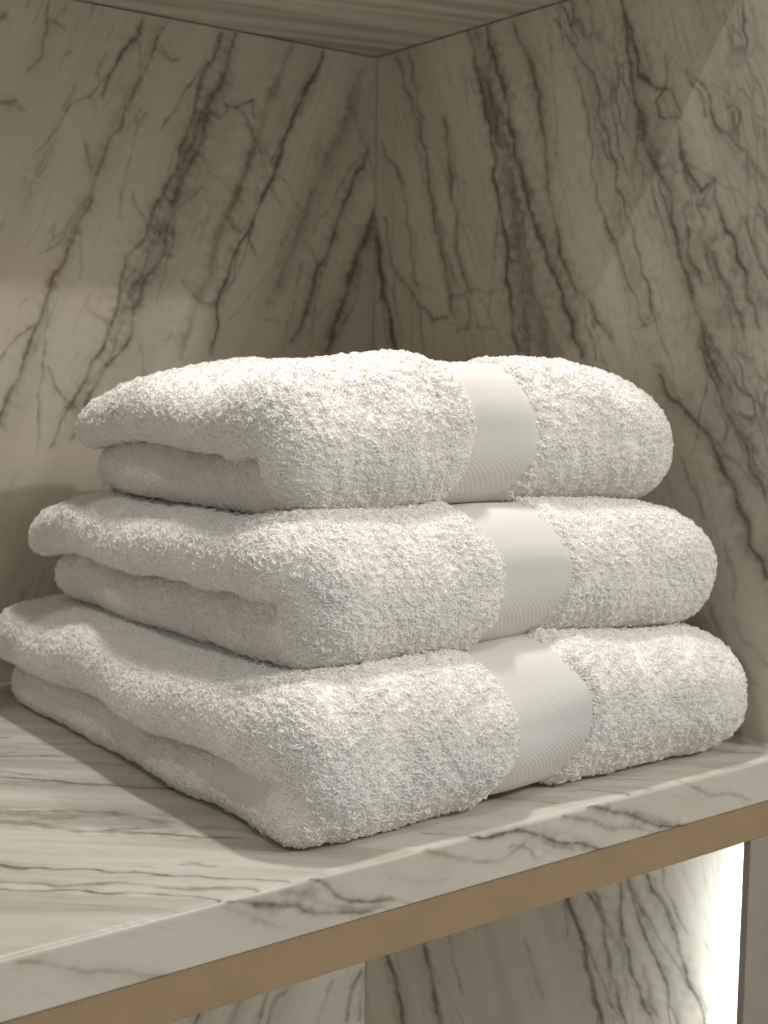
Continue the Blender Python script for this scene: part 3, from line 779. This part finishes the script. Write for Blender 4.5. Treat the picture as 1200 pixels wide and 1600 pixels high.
def scene_sdf(P):
    d = P[:, 2] + 0.0
    for T in towels:
        L = T.to_local(P)
        k = (L[:, 0] > -0.03) & (L[:, 0] < T.Lx + 0.03) & (L[:, 1] > -0.03) & (L[:, 1] < T.Ly + 0.03) & (L[:, 2] > -0.03) & (L[:, 2] < T.T + 0.03)
        if k.any():
            d[k] = np.minimum(d[k], T.sdf(L[k]))
    return d

def loops(C, N, n_seed, length):
    """yarn loops arching out of the weave, five points each. C base points, N normals"""
    r = np.random.RandomState(n_seed)
    n = len(C)
    rnd = r.normal(size=(n, 3))
    flow = np.stack([waves(C, 0.030, n_seed + k, 8) for k in range(3)], -1)
    clump = np.stack([waves(C, 0.007, n_seed + 5 + k, 8) for k in range(3)], -1)
    tdir = rnd * 0.75 + flow * 0.35 + clump * 0.7 + np.array([0, 0, -0.30])
    tdir -= N * np.sum(tdir * N, 1, keepdims=True)
    tdir /= np.linalg.norm(tdir, axis=1, keepdims=True) + 1e-9
    side = np.cross(N, tdir)
    lean = (r.uniform(-0.9, 0.9, n) + 0.35 * clump[:, 1])[:, None]     # loops lean over to one side
    up_ = N * np.cos(lean) + side * np.sin(lean)
    ln = length * r.uniform(0.65, 1.35, n) * np.clip(1 + 0.20 * clump[:, 0] + 0.12 * flow[:, 0], 0.55, 1.5)
    ang = r.uniform(-0.3, 0.5, n); bend = r.uniform(2.5, 3.3, n)
    pts = [C - N * 0.0008]
    for k in range(4):
        d = up_ * np.cos(ang)[:, None] + tdir * np.sin(ang)[:, None]
        pts.append(pts[-1] + d * (ln * (0.30, 0.26, 0.24, 0.20)[k])[:, None])
        ang = ang + bend / 3
    return np.stack(pts, 1)

def pile_object(P, parent, base, radius, seed):
    n, k = P.shape[:2]
    r = np.random.RandomState(seed)
    cu = bpy.data.hair_curves.new("terry_pile")
    cu.add_curves([k] * n)
    cu.attributes["position"].data.foreach_set("vector", np.ascontiguousarray((P - base).reshape(-1), dtype=np.float32))
    ra = cu.attributes.get("radius") or cu.attributes.new("radius", 'FLOAT', 'POINT')
    rr = radius * r.uniform(0.75, 1.25, (n, 1)) * np.array([[0.9, 1.0, 1.1, 1.0, 0.75]])
    ra.data.foreach_set("value", np.ascontiguousarray(rr.reshape(-1), dtype=np.float32))
    cu.materials.append(M_PILE)
    o = bpy.data.objects.new("terry_pile", cu)
    scene.collection.objects.link(o)
    o.parent = parent
    o["kind"] = "stuff"
    return o

scene.cycles_curves.shape = 'RIBBONS'
scene.cycles_curves.subdivisions = 1
CELL = 0.0030
total_tufts = 0
for ti, T in enumerate(towels):
    root = bpy.data.objects.new("folded_towel", None)
    scene.collection.objects.link(root)
    base = T.to_world(np.array([[T.Lx / 2, T.Ly / 2, 0.0]]))[0]
    root.location = base
    tag(root, LABELS[ti], "towel", "stacked white towels")
    lo = np.array([-0.012, -0.012, -0.010]); hi = np.array([T.Lx + 0.012, T.Ly + 0.012, T.T + 0.014])
    dims = np.ceil((hi - lo) / CELL).astype(int) + 1
    g = np.stack(np.meshgrid(*[lo[c] + CELL * np.arange(dims[c]) for c in range(3)], indexing='ij'), -1)
    f = T.sdf(g.reshape(-1, 3)).reshape(dims)
    L, F = surface_nets(f, lo, CELL)
    # project onto the true surface once for smoothness
    L = L - grad(T.sdf, L) * T.sdf(L)[:, None] * 0.9
    WP = T.to_world(L)
    fc_l = L[F].mean(1); fc = WP[F].mean(1)
    tri = WP[F]
    fn = np.cross(tri[:, 2] - tri[:, 0], tri[:, 3] - tri[:, 1]); area = np.linalg.norm(fn, axis=1) / 2
    gn = grad(T.sdf, fc_l)
    c, n_ = math.cos(T.rot), math.sin(T.rot)
    gn = np.stack([c * gn[:, 0] - n_ * gn[:, 1], n_ * gn[:, 0] + c * gn[:, 1], gn[:, 2]], -1)
    flip = np.sum(fn * gn, 1) < 0
    F[flip] = F[flip][:, ::-1]
    # zones
    yb = T.bandmask(fc_l)
    band = (yb > T.band[0]) & (yb < T.band[1])
    spz = T.split * T.T
    front = (fc_l[:, 1] < 0.045)
    zone = np.where(band, 3, np.where(front, 2, np.where(fc_l[:, 2] > spz - 0.4 * (T.droop[0] * np.exp(-np.maximum(fc_l[:, 0], 0) / 0.06)), 0, 1)))
    if ti == 0:
        hem = (fc_l[:, 0] < 0.06) & (fc_l[:, 1] > 0.034) & (fc_l[:, 1] < 0.098) & (zone != 0) & (fc_l[:, 2] > 0.009 + 0.004 * np.abs(fc_l[:, 1] - 0.066) / 0.03) & (fc_l[:, 2] < 0.036)
        zone[hem] = 4
    parts = {}
    for zi, nm in enumerate(("upper_layer", "lower_layer", "front_fold", "woven_band", "woven_hem")):
        k = zone == zi
        if not k.any(): continue
        ids, inv = np.unique(F[k], return_inverse=True)
        me = mesh_np(nm, WP[ids] - base, inv.reshape(-1, 4))
        parts[zi] = link(nm, me, {3: M_BAND, 4: M_HEM}.get(zi, M_GROUND), root)
    parts[3]["label"] = "smooth flat-woven band across the towel"
    # terry pile on what can be seen
    open_ = scene_sdf(fc + gn * 0.0030) > 0.0004
    view = CAM - fc
    facing = np.sum(view * gn, 1) / np.linalg.norm(view, axis=1)
    seen = facing > -0.2
    for st in (0.012, 0.022, 0.04, 0.065, 0.10, 0.15):
        pp = fc + gn * 0.007 + view / np.linalg.norm(view, axis=1, keepdims=True) * st
        seen &= scene_sdf(pp) > -0.006
    wgt = np.where(open_, np.where(seen, 1.0, 0.16), 0.0) * area
    wgt[(zone == 3) | (zone == 4)] = 0
    dens = 2.6e6
    r = np.random.RandomState(500 + ti)
    for zi in (0, 1, 2):
        k = np.nonzero((zone == zi) & (wgt > 0))[0]
        if len(k) == 0: continue
        nt_ = int(wgt[k].sum() * dens)
        cum = np.cumsum(wgt[k]); cum /= cum[-1]
        pick = k[np.searchsorted(cum, (np.arange(nt_) + r.uniform(0, 1, nt_)) / nt_).clip(0, len(k) - 1)]
        q = WP[F[pick]]
        a, b = r.uniform(0, 1, (2, nt_, 1))
        C = (q[:, 0] * (1 - a) + q[:, 1] * a) * (1 - b) + (q[:, 3] * (1 - a) + q[:, 2] * a) * b
        pile_object(loops(C, gn[pick], 900 + 10 * ti + zi, 0.0038), parts[zi], base, 0.00031, 700 + 10 * ti + zi)
        total_tufts += nt_
